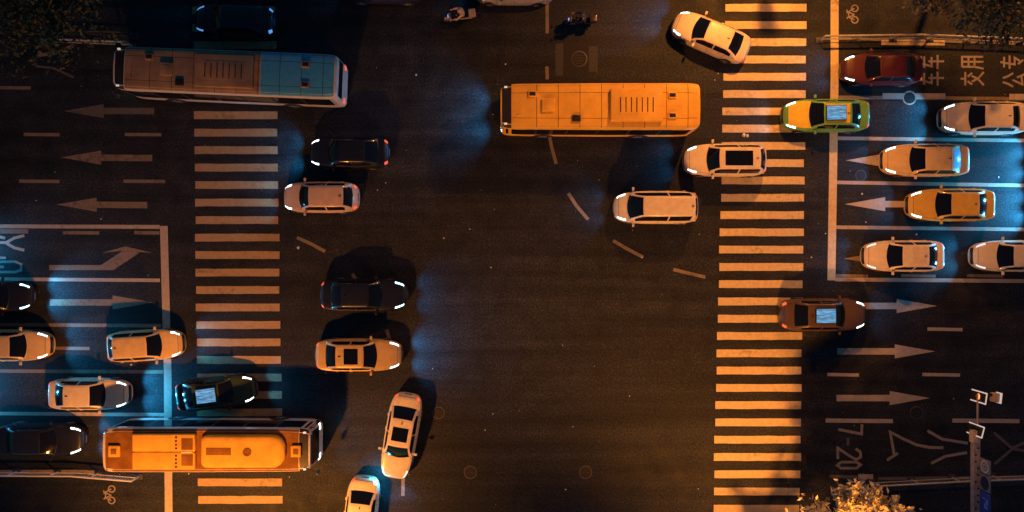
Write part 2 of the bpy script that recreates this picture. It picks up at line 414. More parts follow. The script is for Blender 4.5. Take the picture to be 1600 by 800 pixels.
def ring(cx, cy, r, n=20): return [(cx + r * math.cos(2 * math.pi * k / n), cy + r * math.sin(2 * math.pi * k / n)) for k in range(n + 1)]
def bike(cx, cy, s=1.0):
    st = [ring(cx + 4.5 * s, cy - 9 * s, 5 * s), ring(cx + 4.5 * s, cy + 9 * s, 5 * s), [(cx + 4 * s, cy - 9 * s), (cx - 5 * s, cy - 4 * s), (cx - 5 * s, cy + 5 * s), (cx + 4 * s, cy + 9 * s)],
          [(cx + 4 * s, cy + 1 * s), (cx - 5 * s, cy + 5 * s)], [(cx + 4 * s, cy + 1 * s), (cx - 7 * s, cy - 4 * s)], [(cx - 8 * s, cy - 7 * s), (cx - 7 * s, cy - 1 * s)], [(cx - 5 * s, cy + 4 * s), (cx - 8 * s, cy + 7 * s)]]
    lettering('bicycle_symbol', st, 2.0, 'text')
bike(1331, 22); bike(170, 773)

def kerb_block(x0, y0, x1, y1):
    mb = MB().box(((x0 + x1) / 2, (y0 + y1) / 2, .06), (abs(x1 - x0), abs(y1 - y0), .12), bev=.03)
    o = mb.build('pavement', M['concrete']); tag(o, kind='structure')
    sx = x0 if abs(x0) < abs(x1) else x1; sy = y0 if abs(y0) < abs(y1) else y1
    k = MB()
    dx = -math.copysign(.09, x1 + x0); dy = -math.copysign(.09, y1 + y0)
    k.box(((x0 + x1) / 2, sy + dy, .065), (abs(x1 - x0), .16, .13), bev=.02)
    o = k.build('kerb', M['kerb']); tag(o, kind='structure')
for sx in (-1, 1):
    for sy in (-1, 1): kerb_block(sx * 18.8, sy * 17.2, sx * 140, sy * 140)

# manhole covers and repaired patches
def manhole(pxx, pyy, r, label, light=False):
    t = thing('manhole_cover', label, 'manhole cover', P(pxx, pyy), group='manhole covers in the road')
    MB().lathe((0, 0, 0), [(0.001, .012), (r * .86, .012), (r * .86, .002)][::-1], 28, 'z').build('cover_plate', M['iron'], t)
    MB().lathe((0, 0, 0), [(r * .89, .002), (r * .89, .014), (r * 1.06, .014), (r * 1.1, .002)][::-1], 32, 'z').build('frame_ring', M['ironring'] if not light else M['line'], t)
    k = MB()
    for i in range(-3, 4):
        w = math.sqrt(max(.01, (r * .75) ** 2 - (i * r * .21) ** 2)); k.box((0, i * r * .21, .014), (2 * w, r * .06, .006))
    k.build('tread_pattern', M['ironring'], t)
manhole(905, 92, .44, 'dark manhole cover in a patch beyond the orange bus')
manhole(735, 738, .36, 'manhole cover alone on the open asphalt beside the turning white sedan')
manhole(915, 738, .36, 'manhole cover midway along the bottom edge with a pale rim', False)
manhole(685, 645, .34, 'manhole cover in the shadow of the sedan with a sunroof')
manhole(1421, 153, .38, 'manhole cover with pale ring on the dashed line of the bus lane', True)
manhole(1345, 274, .3, 'small manhole cover on the lane line near the stop line', False)
manhole(1432, 645, .36, 'worn manhole cover in the empty lane below the straight arrow')
mb = MB()
for x0, y0, x1, y1 in ((868, 68, 880, 118), (920, 72, 934, 112)): mb.poly([P(x0, y0), P(x0, y1), P(x1, y1), P(x1, y0)], .003)
mark('repair_patch', mb, 'patchpale')
mb = MB(); mb.poly([P(880, 66), P(880, 118), P(920, 118), P(920, 66)], .0028)
o = mb.build('repair_patch', M['patch'], road, False)

# litter and specks on the road
mb = MB()
spots = [(1162, 211, .16), (1168, 212, .12), (466, 387, .15), (693, 372, .07), (734, 358, .06), (650, 117, .09), (767, 418, .06), (1347, 303, .07), (1353, 347, .07), (1432, 366, .07), (1560, 277, .08), (1003, 402, .08),
         (936, 281, .05), (1290, 365, .06), (1268, 402, .06), (1117, 125, .06), (1122, 115, .05), (205, 570, .08), (158, 342, .06), (884, 765, .06), (770, 647, .06), (758, 672, .06), (590, 297, .05), (790, 100, .06), (295, 740, .06)]
for i in range(70): spots.append((random.uniform(20, 1580), random.uniform(60, 790), random.uniform(.02, .045)))
for x, y, r in spots:
    c = P(x, y); n = random.randint(4, 6); a0 = random.random() * 6
    ring0 = [(c.x + r * random.uniform(.5, 1) * math.cos(a0 + 6.283 * k / n), c.y + r * random.uniform(.5, 1) * math.sin(a0 + 6.283 * k / n), .008) for k in range(n)]
    mb.add(ring0 + [(c.x, c.y, .008 + r * .5)], [(k, (k + 1) % n, n) for k in range(n)])
o = mb.build('litter', M['litter'], None, False); tag(o, 'pale scraps of litter and grit scattered over the asphalt', 'litter', kind='stuff')

# ------------------------------------------------------------------ vehicles
def interp(keys, t):
    if t <= keys[0][0]: return keys[0][1]
    for (a, va), (b, vb) in zip(keys, keys[1:]):
        if t <= b:
            u = (t - a) / (b - a); return va + (vb - va) * u
    return keys[-1][1]
def smooth_interp(keys, t, w=.05):
    return sum(interp(keys, max(-1, min(1, t + w * d))) for d in (-1, -.5, 0, .5, 1)) / 5

class Shell:
    """a lofted half shell: surf(t, k) for the left side; t runs -1 rear .. 1 front"""
    def grid(s, mb, t0, t1, k0, k1, side, off=0.0, nt=10, nk=6):
        ts = [t0 + (t1 - t0) * i / nt for i in range(nt + 1)]; ks = [k0 + (k1 - k0) * j / nk for j in range(nk + 1)]
        vs = []
        for t in ts:
            for k in ks:
                p = Vector(s.surf(t, k))
                if off:
                    e = 1e-3
                    du = Vector(s.surf(min(.9999, t + e), k)) - Vector(s.surf(max(-.9999, t - e), k))
                    dv = Vector(s.surf(t, min(s.K, k + e * 10))) - Vector(s.surf(t, max(0, k - e * 10)))
                    n = du.cross(dv)
                    if n.length > 1e-12:
                        n.normalize()
                        if n.dot(p - Vector((p.x * .6, 0, s.zmid))) < 0: n = -n
                        p = p + n * off
                vs.append((p.x, p.y * side, p.z))
        m = nk + 1; fs = []
        for i in range(nt):
            for j in range(nk):
                q = (i * m + j, i * m + j + 1, (i + 1) * m + j + 1, (i + 1) * m + j)
                fs.append(q if side > 0 else q[::-1])
        return mb.add(vs, fs)
    def both(s, mb, t0, t1, k0, k1, off, nt=10, nk=6):
        s.grid(mb, t0, t1, k0, k1, 1, off, nt, nk); s.grid(mb, t0, t1, k0, k1, -1, off, nt, nk); return mb

class Body(Shell):
    F = [(0, 0), (.9, 0), (.975, .10), (1.0, .38), (1.0, .60), (.985, .84), (.93, .965), (.80, 1.01), (.45, 1.035), (0, 1.045)]
    def __init__(s, L, W, keys, zb=.17, nf=3.6, nr=4.6, F=None):
        s.L, s.W, s.keys, s.zb, s.nf, s.nr = L, W, keys, zb, nf, nr; s.K = 9; s.zmid = .45
        if F: s.F = F; s.K = len(F) - 1
    def w(s, t):
        n = s.nf if t > 0 else s.nr
        return s.W * max(0, 1 - abs(t) ** n) ** (1 / n) * (1 - .03 * max(0, t))
    def surf(s, t, k):
        i = min(int(k), s.K - 1); u = k - i
        a, b = s.F[i], s.F[i + 1]
        y = a[0] + (b[0] - a[0]) * u; f = a[1] + (b[1] - a[1]) * u
        zs = smooth_interp(s.keys, t, .03)
        return (t * s.L / 2, y * s.w(t), s.zb + (zs - s.zb) * f)
    def shell(s, N=44):
        mb = MB()
        ts = [math.sin(math.pi / 2 * (-1 + 2 * i / N)) for i in range(N + 1)]; ts = [(-1 + 2 * i / N) * .35 + .65 * t for i, t in enumerate(ts)]
        ts[0], ts[-1] = -.9999, .9999
        ts = [-1 + 1e-6] + [-.9985] + ts[1:-1] + [.9985] + [1 - 1e-6]
        rings = []
        for t in ts:
            half = [s.surf(t, k) for k in range(s.K + 1)]
            rings.append([(x, y, z) for x, y, z in half[1:-1]] + [half[-1]] + [(x, -y, z) for x, y, z in half[1:-1][::-1]] + [half[0]])
        return mb.rings(rings)
    def band(s, y0, y1, z0, z1, off, front=True, n=10):
        """a strip that follows the plan outline of the nose (or tail)"""
        mb = MB(); nn = s.nf if front else s.nr; sg = 1 if front else -1; a = s.L / 2
        vs = []
        for i in range(n + 1):
            y = y0 + (y1 - y0) * i / n; W = s.W * (.97 if front else 1)
            x = a * max(0, 1 - (abs(y) / W) ** nn) ** (1 / nn) + off
            vs += [(sg * x, y, z0), (sg * x, y, z1), (sg * (x - .05), y, z1 + .004)]
        fs = []
        for i in range(n):
            for j in range(2):
                q = (i * 3 + j, i * 3 + j + 1, i * 3 + j + 4, i * 3 + j + 3); fs.append(q if sg < 0 else q[::-1])
        return mb.add(vs, fs)

class Cabin(Shell):
    F = [(0, -.14, 0), (1, .15, 0), (1, .5, .0), (1, .80, .0), (1, .92, .035), (1, .978, .085), (.80, 1.0, .085), (.45, 1.02, .04), (0, 1.028, 0)]
    def __init__(s, body, xa, xb, xc, xd, H, wf=.90, tumble=.36, zbelt=.95):
        s.b, s.xa, s.xb, s.xc, s.xd, s.H, s.wf, s.tum, s.zbelt = body, xa, xb, xc, xd, H, wf, tumble, zbelt
        s.K = 8; s.zmid = zbelt - .1
    def x(s, t): return (s.xd + s.xa) / 2 + t * (s.xa - s.xd) / 2
    def t(s, x): return (x - (s.xd + s.xa) / 2) / ((s.xa - s.xd) / 2)
    def h(s, x):
        if x > s.xb: u = (s.xa - x) / (s.xa - s.xb); return s.H * (u + .28 * u * (1 - u)) * .975
        if x < s.xc: u = (x - s.xd) / (s.xc - s.xd); return s.H * (u + .32 * u * (1 - u)) * .955
        v = (x - s.xc) / (s.xb - s.xc); return s.H * (.955 + .02 * v + .045 * 4 * v * (1 - v) * .55)
    def surf(s, t, k):
        x = s.x(t); h = max(0.0, s.h(x)); i = min(int(k), s.K - 1); u = k - i
        wb = s.b.W * s.wf * (1 - .06 * abs(t) ** 3)
        def pt(j):
            c, f, ins = s.F[j]
            if j == 0: return (wb + .01, -.06)
            top = wb - s.tum * h * min(f, .95) - ins * min(1, h / .12)
            return (top * c, h * f)
        a, b = pt(i), pt(i + 1)
        y = a[0] + (b[0] - a[0]) * u; z = a[1] + (b[1] - a[1]) * u
        r = (y / wb) ** 2
        if t > 0: x -= .20 * r * t ** 2
        else: x += .13 * r * t ** 2
        return (x, y, s.zbelt + z)
    def shell(s, N=36):
        mb = MB(); rings = []
        for i in range(N + 1):
            t = -.999 + 1.998 * i / N
            half = [s.surf(t, k) for k in range(s.K + 1)]
            rings.append([p for p in half[:-1]] + [half[-1]] + [(x, -y, z) for x, y, z in half[:-1][::-1]])
        return mb.rings(rings)

def wheel_meshes(r, w):
    ty = MB().lathe((0, 0, 0), [(r * .62, -w * .5), (r * .9, -w * .5), (r, -w * .36), (r, w * .36), (r * .9, w * .5), (r * .62, w * .5)], 28)
    ri = MB(); ri.lathe((0, 0, 0), [(r * .3, w * .3), (r * .62, w * .36), (r * .64, w * .49), (r * .60, w * .5), (r * .56, w * .42), (.02, w * .44)], 24)
    for k in range(5):
        a = 2 * math.pi * k / 5; ri.tube([(0, w * .47, 0), (r * .58 * math.cos(a), w * .46, r * .58 * math.sin(a))], r * .07, 6)
    return ty, ri

TYPES = {
 'sedan': dict(L=4.62, W=.91, H=.50, zb=.98, xa=1.20, xb=.42, xc=-1.00, xd=-1.82, keys=[(-1, .62), (-.975, .86), (-.9, .98), (-.7, 1.0), (-.4, .98), (.4, .97), (.52, .95), (.75, .86), (.9, .76), (.97, .64), (1, .48)]),
 'saloon': dict(L=4.98, W=.945, H=.50, zb=.98, xa=1.15, xb=.38, xc=-1.12, xd=-1.92, keys=[(-1, .62), (-.975, .88), (-.92, 1.0), (-.7, 1.02), (-.4, .98), (.4, .97), (.5, .96), (.75, .88), (.9, .78), (.97, .64), (1, .48)]),
 'hatch': dict(L=4.35, W=.90, H=.55, zb=.99, xa=1.18, xb=.45, xc=-1.45, xd=-2.0, keys=[(-1, .62), (-.975, .86), (-.92, .98), (-.7, 1.0), (.4, .98), (.55, .95), (.75, .86), (.9, .76), (.97, .62), (1, .48)]),
 'suv': dict(L=4.72, W=.945, H=.62, zb=1.08, xa=1.22, xb=.55, xc=-1.72, xd=-2.22, keys=[(-1, .70), (-.975, .94), (-.92, 1.08), (-.7, 1.1), (.4, 1.08), (.55, 1.05), (.75, .98), (.9, .9), (.97, .74), (1, .55)]),
 'van': dict(L=4.85, W=.95, H=.78, zb=1.10, xa=1.75, xb=.85, xc=-2.05, xd=-2.33, keys=[(-1, .70), (-.975, .96), (-.92, 1.1), (-.7, 1.12), (.4, 1.1), (.7, 1.06), (.82, .98), (.92, .86), (.97, .72), (1, .55)]),
}
CACHE = {}
def car_parts(ty):
    """list of (name, mesh, material key, parent index or None, offset)"""
    if ty in CACHE: return CACHE[ty]
    d = TYPES[ty]; B = Body(d['L'], d['W'], d['keys']); C = Cabin(B, d['xa'], d['xb'], d['xc'], d['xd'], d['H'], zbelt=d['zb'])
    L, W = d['L'], d['W']; out = []
    def add(name, mb, key, parent=None, off=(0, 0, 0), smooth=True):
        out.append((name, mb.mesh(name, M['seam'], smooth), key, parent, off)); return len(out) - 1
    body = MB(); sh = B.shell(); body.add(sh.v, sh.f); sh = C.shell(); body.add(sh.v, sh.f)
    add('body', body, 'paint')
    tc = (d['xa'] + .02) / (L / 2)
    # hood and boot lid, over a dark panel gap
    add('panel_gap', B.both(MB(), tc - .14, .90, 6.55, 9, .0015, 16, 6), 'seam')
    tr = (d['xd'] - .02) / (L / 2)
    if d['xd'] > -L / 2 + .35: add('panel_gap', B.both(MB(), -.955, tr + .05, 6.75, 9, .0015, 8, 6), 'seam')
    for side in (1, -1):
        for tt in (.42, -.02, -.44): add('door_gap', B.grid(MB(), tt, tt + .007, 2.4, 6.5, side, .002, 1, 10), 'seam')
    add('hood', B.both(MB(), tc - .14, .893, 6.65, 9, .005, 16, 6), 'paint2')
    if d['xd'] > -L / 2 + .35: add('boot_lid', B.both(MB(), -.947, tr + .05, 6.85, 9, .005, 8, 6), 'paint')
    # glass
    xr = d['xa'] - d['xb']; ta, tb = C.t(d['xa'] - .05 * xr), C.t(d['xb'] + .06 * xr)
    add('windscreen', C.both(MB(), tb, ta, 5.25, 8, .006, 10, 8), 'glass')
    xr = d['xc'] - d['xd']; ta, tb = C.t(d['xd'] + .1 * xr), C.t(d['xc'] - .08 * xr)
    add('rear_window', C.both(MB(), ta, tb, 5.45, 8, .006, 8, 8), 'rglass')
    xm = (d['xb'] + d['xc']) / 2 + .02
    for side in (1, -1):
        add('side_window', C.grid(MB(), C.t(xm + .04), C.t(d['xa'] - .34), 1.1, 3.75, side, .006, 12, 5), 'glass')
        add('side_window', C.grid(MB(), C.t(d['xd'] + .42), C.t(xm - .04), 1.1, 3.75, side, .006, 12, 5), 'glass')
    add('roof_panel', C.both(MB(), C.t(d['xc'] + .07), C.t(d['xb'] - .05), 5.5, 8, .004, 12, 8), 'roof')
    # lamps
    for side in (1, -1):
        add('headlight', B.grid(MB(), .735, .93, 6.0, 6.92, side, .009, 10, 5), 'head')
        add('tail_light', B.grid(MB(), -.968, -.90, 4.7, 7.0, side, .008, 5, 6), 'tail')
    add('grille', B.band(-.48, .48, .36, .60, .012), 'plastic')
    i = add('bumper', B.band(-.62, .62, .40, .58, .014, False), 'paint')
    add('licence_plate', B.band(-.22, .22, .40, .51, .022), 'plate')
    add('licence_plate', B.band(-.22, .22, .62, .74, .022, False), 'plate')
    # mirrors
    for side in (1, -1):
        mm = MB().box((d['xa'] - .38, side * (W + .085), d['zb'] + .06), (.13, .20, .13), bev=.04); mm.tube([(d['xa'] - .38, side * (W * .93), d['zb'] - .01), (d['xa'] - .38, side * (W + .05), d['zb'] + .03)], .025, 6)
        add('wing_mirror', mm, 'paint')
    for side in (1, -1):
        for xx in (xm - .06, d['xd'] + .72):
            add('door_handle', MB().box((xx, side * (W * .995), .84), (.17, .03, .03), bev=.01), 'paint')
    add('aerial', MB().box((d['xc'] + .16, 0, d['zb'] + d['H'] * .975 + .03), (.14, .04, .07), bev=.015), 'plastic')
    # wheels
    wr = .335 if ty not in ('suv', 'van') else .36
    tm, rm = wheel_meshes(wr, .22); tmesh, rmesh = tm.mesh('wheel', M['tyre']), rm.mesh('rim', M['rim'])
    for sx in (L * .295, -L * .285):
        for side in (1, -1):
            yy = B.w(sx / (L / 2))
            pts = [(sx + .41 * math.cos(a), side * (yy + .004), max(.18, wr + .02 + .41 * math.sin(a))) for a in [math.pi * 2 * k / 24 for k in range(24)]]
            add('wheel_arch', MB().add(pts, [tuple(range(24)) if side < 0 else tuple(range(23, -1, -1))]), 'plastic', smooth=False)
            out.append(('wheel', tmesh, 'tyre', None, (sx, side * (yy - .09), wr)))
            out.append(('rim', rmesh, 'rim', len(out) - 1, side))
    CACHE[ty] = (out, C, B); return CACHE[ty]

BEAM = (.04, .46, .95)
def headbeam(parent, x, y, z, power, col=BEAM, size=118, tilt=4):
    l = bpy.data.lights.new('headlight_beam', 'SPOT'); l.energy = power * 3.2; l.color = col; l.spot_size = R(size); l.spot_blend = 1.0; l.shadow_soft_size = .07
    o = bpy.data.objects.new('headlight_beam', l); COL.objects.link(o); o.parent = parent; o.location = (x, y, z); o.rotation_euler = (R(90 - tilt), 0, R(-90))

def car(ty, pxx, pyy, deg, paint, label, beam=60, head='head', tail='tail', roof=None, paint2=None, glass='glass', rglass=None, name='car', sunroof=False, ribs=False, roofglow=False, stretch=1.0):
    parts, C, B = car_parts(ty)
    p = P(pxx, pyy, .8); p.z = 0
    t = thing(name, label, {'taxi': 'taxi', 'van': 'van'}.get(name, 'car'), p, R(deg), 'cars on the road')
    key = dict(paint=paint, paint2=paint2 or paint, roof=roof or paint, glass=glass, rglass=rglass or glass, head=head, tail=tail)
    objs = []
    for nm, me, k, par, off in parts:
        o = link(nm, me, t if par is None else objs[par])
        o.material_slots[0].link = 'OBJECT'; o.material_slots[0].material = M[key.get(k, k)]
        if nm == 'rim': o.rotation_euler = (0, 0, 0 if off > 0 else math.pi)
        else: o.location = off
        objs.append(o)
    if sunroof:
        d = TYPES[ty]; C.both(MB(), C.t(d['xc'] + .42), C.t(d['xb'] - .28), 6.15, 8, .010, 8, 6).build('sunroof', M['glass'], t)
    if ribs:
        d = TYPES[ty]; mb = MB()
        for k in (6.1, 6.5, 6.9, 7.3, 7.7): C.both(mb, C.t(d['xc'] + .1), C.t(d['xb'] - .5), k, k + .05, .009, 8, 1)
        mb.build('roof_rib', M['gold'], t)
    if roofglow:  # added glowing panel in place of a blue windscreen reflection
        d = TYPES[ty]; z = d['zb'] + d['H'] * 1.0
        sg = MB().box((-.22, 0, z + .07), (1.16, .86, .13), bev=.05).build('added_panel_base', M['plastic'], t)
        MB().box((-.22, 0, z + .137), (1.08, .78, .016), bev=.006).build('added_glow_panel', M['reflectglow'], sg)
    if beam:
        for s in (1, -1): headbeam(t, B.L / 2 + .05, s * B.W * .68, .66, beam)
    return t

# bus -----------------------------------------------------------------
BUSF = [(0, 0), (.95, 0), (.99, .03), (1.0, .12), (1.0, .27), (.995, .60), (.985, .87), (.955, .955), (.84, .985), (.45, 1.0), (0, 1.005)]
def bus(pxx, pyy, deg, L, label, roofmat, podmat, bodymat, W=1.25, H=3.1, rear=None, detail=True, beam=90, zc=3.05, sign=True):
    p = P(pxx, pyy, zc); p.z = 0
    t = thing('city_bus', label, 'bus', p, R(deg), 'city buses')
    B = Body(L, W, [(-1, H), (1, H)], zb=.32, nf=14, nr=18, F=BUSF); B.zmid = 1.6
    def z2k(z):
        f = (z - .32) / (H - .32)
        for i in range(len(BUSF) - 1):
            if BUSF[i + 1][1] >= f and BUSF[i + 1][1] > BUSF[i][1]: return i + (f - BUSF[i][1]) / (BUSF[i + 1][1] - BUSF[i][1])
        return 9
    B.shell(60).build('body', M[bodymat], t)
    tf = 1 - .62 / (L / 2)
    B.both(MB(), -.975 if rear is None else -.975 + .66, tf, 7.2, 10, .006, 20, 8).build('roof_panel', M[roofmat], t)
    if rear: 
        o = B.both(MB(), -.975, -.975 + .655, 7.2, 10, .006, 10, 8).build('roof_panel', M[rear], t); o['label'] = 'teal rear roof panel'
    B.both(MB(), tf + .006, .985, 6.6, 10, .006, 5, 8).build('front_fairing', M['plastic'], t)
    # windows
    k0, k1 = z2k(1.15), z2k(2.68); n = max(5, int(L / 1.65))
    for side in (1, -1):
        B.grid(MB(), -.95, .97, k0 - .05, k1 + .08, side, .004, 8, 6).build('window_band', M['plastic'], t)
        for i in range(n):
            a = -.94 + 1.9 * i / n + .012; b = -.94 + 1.9 * (i + 1) / n - .012
            if side < 0 and i in (n - 1, n // 2):
                o = B.grid(MB(), a, b, z2k(.45), k1, side, .009, 3, 8).build('door', M['plastic'], t)
                B.grid(MB(), a + .012, (a + b) / 2 - .006, z2k(.75), k1 - .1, side, .014, 2, 6).build('pane', M['glass'], o)
                B.grid(MB(), (a + b) / 2 + .006, b - .012, z2k(.75), k1 - .1, side, .014, 2, 6).build('pane', M['glass'], o)
            else: B.grid(MB(), a, b, k0, k1, side, .009, 3, 6).build('window', M['glass'], t)
    B.band(-1.12, 1.12, 1.15, 2.62, .012).build('windscreen', M['glass'], t)
    B.band(-1.0, 1.0, 1.7, 2.6, .012, False).build('rear_window', M['glass'], t)
    if sign: B.band(-.8, .8, 2.68, 2.92, .014).build('destination_board', M['signdark'], t)
    B.band(-1.14, 1.14, .38, .75, .03).build('front_bumper', M[bodymat], t)
    for s in (1, -1):
        B.band(*(sorted((s * .68, s * 1.08))), .78, 1.0, .02).build('headlight', M['head'], t)
        B.band(*(sorted((s * .8, s * 1.1))), .8, 1.15, .016, False).build('tail_light', M['tail'], t)
        MB().box((L / 2 - .28, s * 1.0, H + .02), (.16, .10, .07), bev=.02).build('marker_light', M['rimwhite'], t)
        mm = MB().box((L / 2 + .22, s * (W + .16), 2.2), (.12, .24, .42), bev=.05); mm.tube([(L / 2 - .1, s * (W - .12), 2.75), (L / 2 + .2, s * W, 2.8), (L / 2 + .22, s * (W + .16), 2.4)], .03, 6)
        mm.build('wing_mirror', M['plastic'], t)
        if beam: headbeam(t, L / 2 + .08, s * .9, .9, beam)
    # roof equipment
    sm = MB(); k = -L * .44
    while k < L * .42:
        tt = k / (L / 2); B.both(sm, tt, tt + .05 / L, 7.3, 10, .0085, 1, 8); k += 1.18
    for kk in (7.7, 8.75): B.both(sm, -.97, tf, kk, kk + .035, .0085, 20, 1)
    sm.build('roof_panel_lines', M['seam' if not detail else 'busroof'], t)
    z = H + .0
    if detail:
        # rounded long air conditioning pod
        x0, x1, w = L * -.02, L * .385, .88
        rings = []
        for ins, zz in ((0, -.02), (0, .16), (.05, .23), (.14, .28), (.30, .30)):
            rg = []; X0, X1, Wd = x0 + ins, x1 - ins, w - ins; rr, rl = min(.72, Wd * .96), min(.32, Wd * .9)
            for cx, cy, r0, a0 in ((X1 - rr, Wd - rr, rr, 0), (X0 + rl, Wd - rl, rl, 90), (X0 + rl, -Wd + rl, rl, 180), (X1 - rr, -Wd + rr, rr, 270)):
                for k in range(8):
                    a = R(a0 + 90 * k / 7); rg.append((cx + r0 * math.cos(a), cy + r0 * math.sin(a), z + zz))
            rings.append(rg)
        pod = MB().rings(rings).build('air_conditioner', M[podmat], t)
        MB().box((x0 + 1.0, .04, z + .303), (1.35, .40, .02), bev=.006).build('grille', M['busroof'], pod)
        MB().lathe((x0 + 2.55, 0, z + .30), [(.23, 0), (.23, .03), (.16, .04), (.14, .015), (.02, .02)], 20, 'z').build('fan_cap', M['busroof'], pod)
        # two-part battery pod with bolts and grilles
        bx0, bx1, bw = -L * .345, -L * .045, .95
        pd = MB()
        for s in (1, -1): pd.box(((bx0 + bx1) / 2 - .02, s * (bw / 2 + .005), z + .13), (bx1 - bx0, bw - .02, .30), bev=.05)
        pd = pd.build('battery_pod', M[podmat], t)
        b = MB()
        for k in range(-4, 5):
            if k: b.lathe((bx1 - 1.02, k * .2, z + .28), [(.055, 0), (.055, .02), (.02, .025)], 10, 'z')
        b.build('bolt_row', M['seam'], pd)
        for s in (1, -1):
            MB().box((bx1 - .42, s * .43, z + .284), (.62, .62, .016), bev=.004).build('grille', M['busroof'], pd)
        MB().box((bx1 - .45, 0, z + .292), (.6, .07, .03), bev=.01).build('latch_bar', M['whiterail'], pd)
        for hx, sx in ((L * .435, .55), (-L * .44, .62)):
            h = MB().box((hx, .0, z + .09), (sx, .62, .16), bev=.05).build('roof_hatch', M[podmat], t)
            MB().box((hx, 0, z + .178), (sx * .5, .3, .02), bev=.008).build('hatch_lid', M[roofmat], h)
    else:
        px0 = -L * .18 if not rear else L * .0
        pd = MB().box((px0, 0, z + .10), (L * .26, 1.8, .24), bev=.08).build('air_conditioner', M[podmat], t)
        MB().box((px0, 0, z + .225), (L * .18, 1.0, .02), bev=.006).build('grille', M[roofmat], pd)
        for vx, vy in ((-L * .36, .55), (-L * .36, -.55), (L * .12 if not rear else L * .2, .7), (L * .34, -.62)):
            v_ = MB().box((vx, vy, z + .04), (.46, .34, .1), bev=.03).build('roof_vent', M['plastic' if vy > .6 else podmat], t)
            MB().box((vx, vy, z + .094), (.34, .2, .012), bev=.004).build('grille', M['seam'], v_)
        MB().tube([(L * .42, .5, z - .02), (L * .40, .5, z + .35)], .012, 6).build('aerial', M['plastic'], t)
        gr = MB()
        for k in range(7): gr.box((px0 - L * .08 + k * L * .027, 0, z + .24), (.05, .8, .012))
        gr.build('vent_slats', M['seam'], pd)
        h = MB().box((L * .26, 0, z + .06), (.7, .7, .12), bev=.04).build('roof_hatch', M[podmat], t)
        MB().box((L * .26, 0, z + .125), (.4, .4, .02), bev=.006).build('hatch_lid', M[roofmat], h)
    # wheels
    tm, rm = wheel_meshes(.48, .3); tmesh, rmesh = tm.mesh('wheel', M['tyre']), rm.mesh('rim', M['rim'])
    for xx in (L * .5 - 2.4, -L * .5 + 3.0):
        for side in (1, -1):
            yy = B.w(xx / (L / 2))
            MB().add([(xx + .58 * math.cos(a), side * (yy + .006), max(.34, .5 + .58 * math.sin(a))) for a in [math.pi * 2 * k / 24 for k in range(24)]], [tuple(range(24)) if side < 0 else tuple(range(23, -1, -1))]).build('wheel_arch', M['plastic'], t, False)
            o = link('wheel', tmesh, t); o.location = (xx, side * (yy - .13), .48)
            r = link('rim', rmesh, o); r.rotation_euler = (0, 0, 0 if side > 0 else math.pi)
    return t

bus(323, 704, 0, 11.3, 'sharp orange roofed bus with yellow roof pods standing over the zebra crossing', 'busroof', 'pod', 'palebus', detail=True, beam=14)
bus(352, 112, 177.7, 12.2, 'bus with grey brown roof and teal rear roof panel in the dark corner', 'greyroof', 'greyroof', 'palebus', rear='teal', detail=False, beam=0)
bus(938, 165, 180, 10.9, 'bright orange bus driving through the middle of the junction', 'orange', 'orange', 'orange', detail=False, beam=140, W=1.3)

# cars ----------------------------------------------------------------
car('sedan', 365, 31, 178, 'black', 'black car with dim blue lamps above the bus with a teal rear roof', beam=2, head='headdim', tail='headdim')
car('sedan', 545, 238, 180, 'black', 'black car with red tail lights ahead of the pale rose car', beam=70)
car('hatch', 500, 308, 180, 'pink', 'pale rose car heading onto the dim zebra crossing, under a black car', beam=20)
car('van', 1025, 324, 180, 'white', 'white van leaving the bright zebra crossing, long flat roof', beam=24, name='van')
car('suv', 1134, 250, 180, 'white', 'tall white car standing across the bright zebra crossing beside the orange bus', beam=24, sunroof=True)
car('sedan', 1112, 56, 157, 'white', 'white car turning at an angle off the bright zebra crossing', beam=40)
car('sedan', 1380, 107, 180, 'maroon', 'dark maroon car on the stop line in the lettered bus lane', beam=24)
car('saloon', 1292, 180, 180, 'taxigreen', 'yellow and green taxi with pale blue reflection made as a glowing roof panel on the stop line', beam=16, paint2='taxi', roof='taxi', name='taxi', roofglow=True)
car('saloon', 1540, 184, 180, 'white', 'white car in the lane behind the yellow and green taxi', beam=110)
car('saloon', 1448, 250, 180, 'cream', 'cream car on the lane arrow directly above the yellow car', beam=22, rglass='glassbluelight')
car('saloon', 1488, 320, 180, 'yellow', 'yellow car on the lane arrow above the sharp white sedan', beam=22)
car('sedan', 1414, 400, 180, 'white', 'sharp white sedan with ribbed roof waiting first at the stop line', beam=20, ribs=True, head='headsoft')
car('sedan', 1585, 400, 180, 'white', 'sharp white sedan with plain roof cut by the picture edge, second in its lane', beam=70, head='headsoft')
car('saloon', 1288, 492, 0, 'brown', 'brown car with pale blue reflection made as a glowing roof panel leaving the bright zebra crossing', beam=12, roofglow=True)
car('saloon', 568, 461, 0, 'black', 'black car with two cold white headlights past the dim zebra crossing', beam=36, head='headcyan')
car('sedan', -14, 463, 0, 'black', 'black car with cold white headlights half cut by the picture edge', beam=105, head='headcyan')
car('sedan', 14, 540, 0, 'cream', 'cream car cut by the picture edge behind the tilted cream hatchback', beam=60)
car('hatch', 225, 540, 3.5, 'cream', 'cream hatchback tilted across the stop line with bright headlights', beam=30)
car('saloon', 560, 555, 0, 'gold', 'gold car alone in the junction past the dim zebra crossing', beam=95, sunroof=True)
car('sedan', 137, 616, 0, 'white', 'white sedan with dark windscreen behind the dark green car', beam=170)
car('sedan', 336, 614, 7, 'green', 'dark green car with sky blue reflection made as a glowing roof panel on the dim zebra crossing', beam=20, roofglow=True)
car('saloon', 62, 688, 0, 'black', 'glossy black saloon with white headlights behind the orange roofed bus', beam=80)
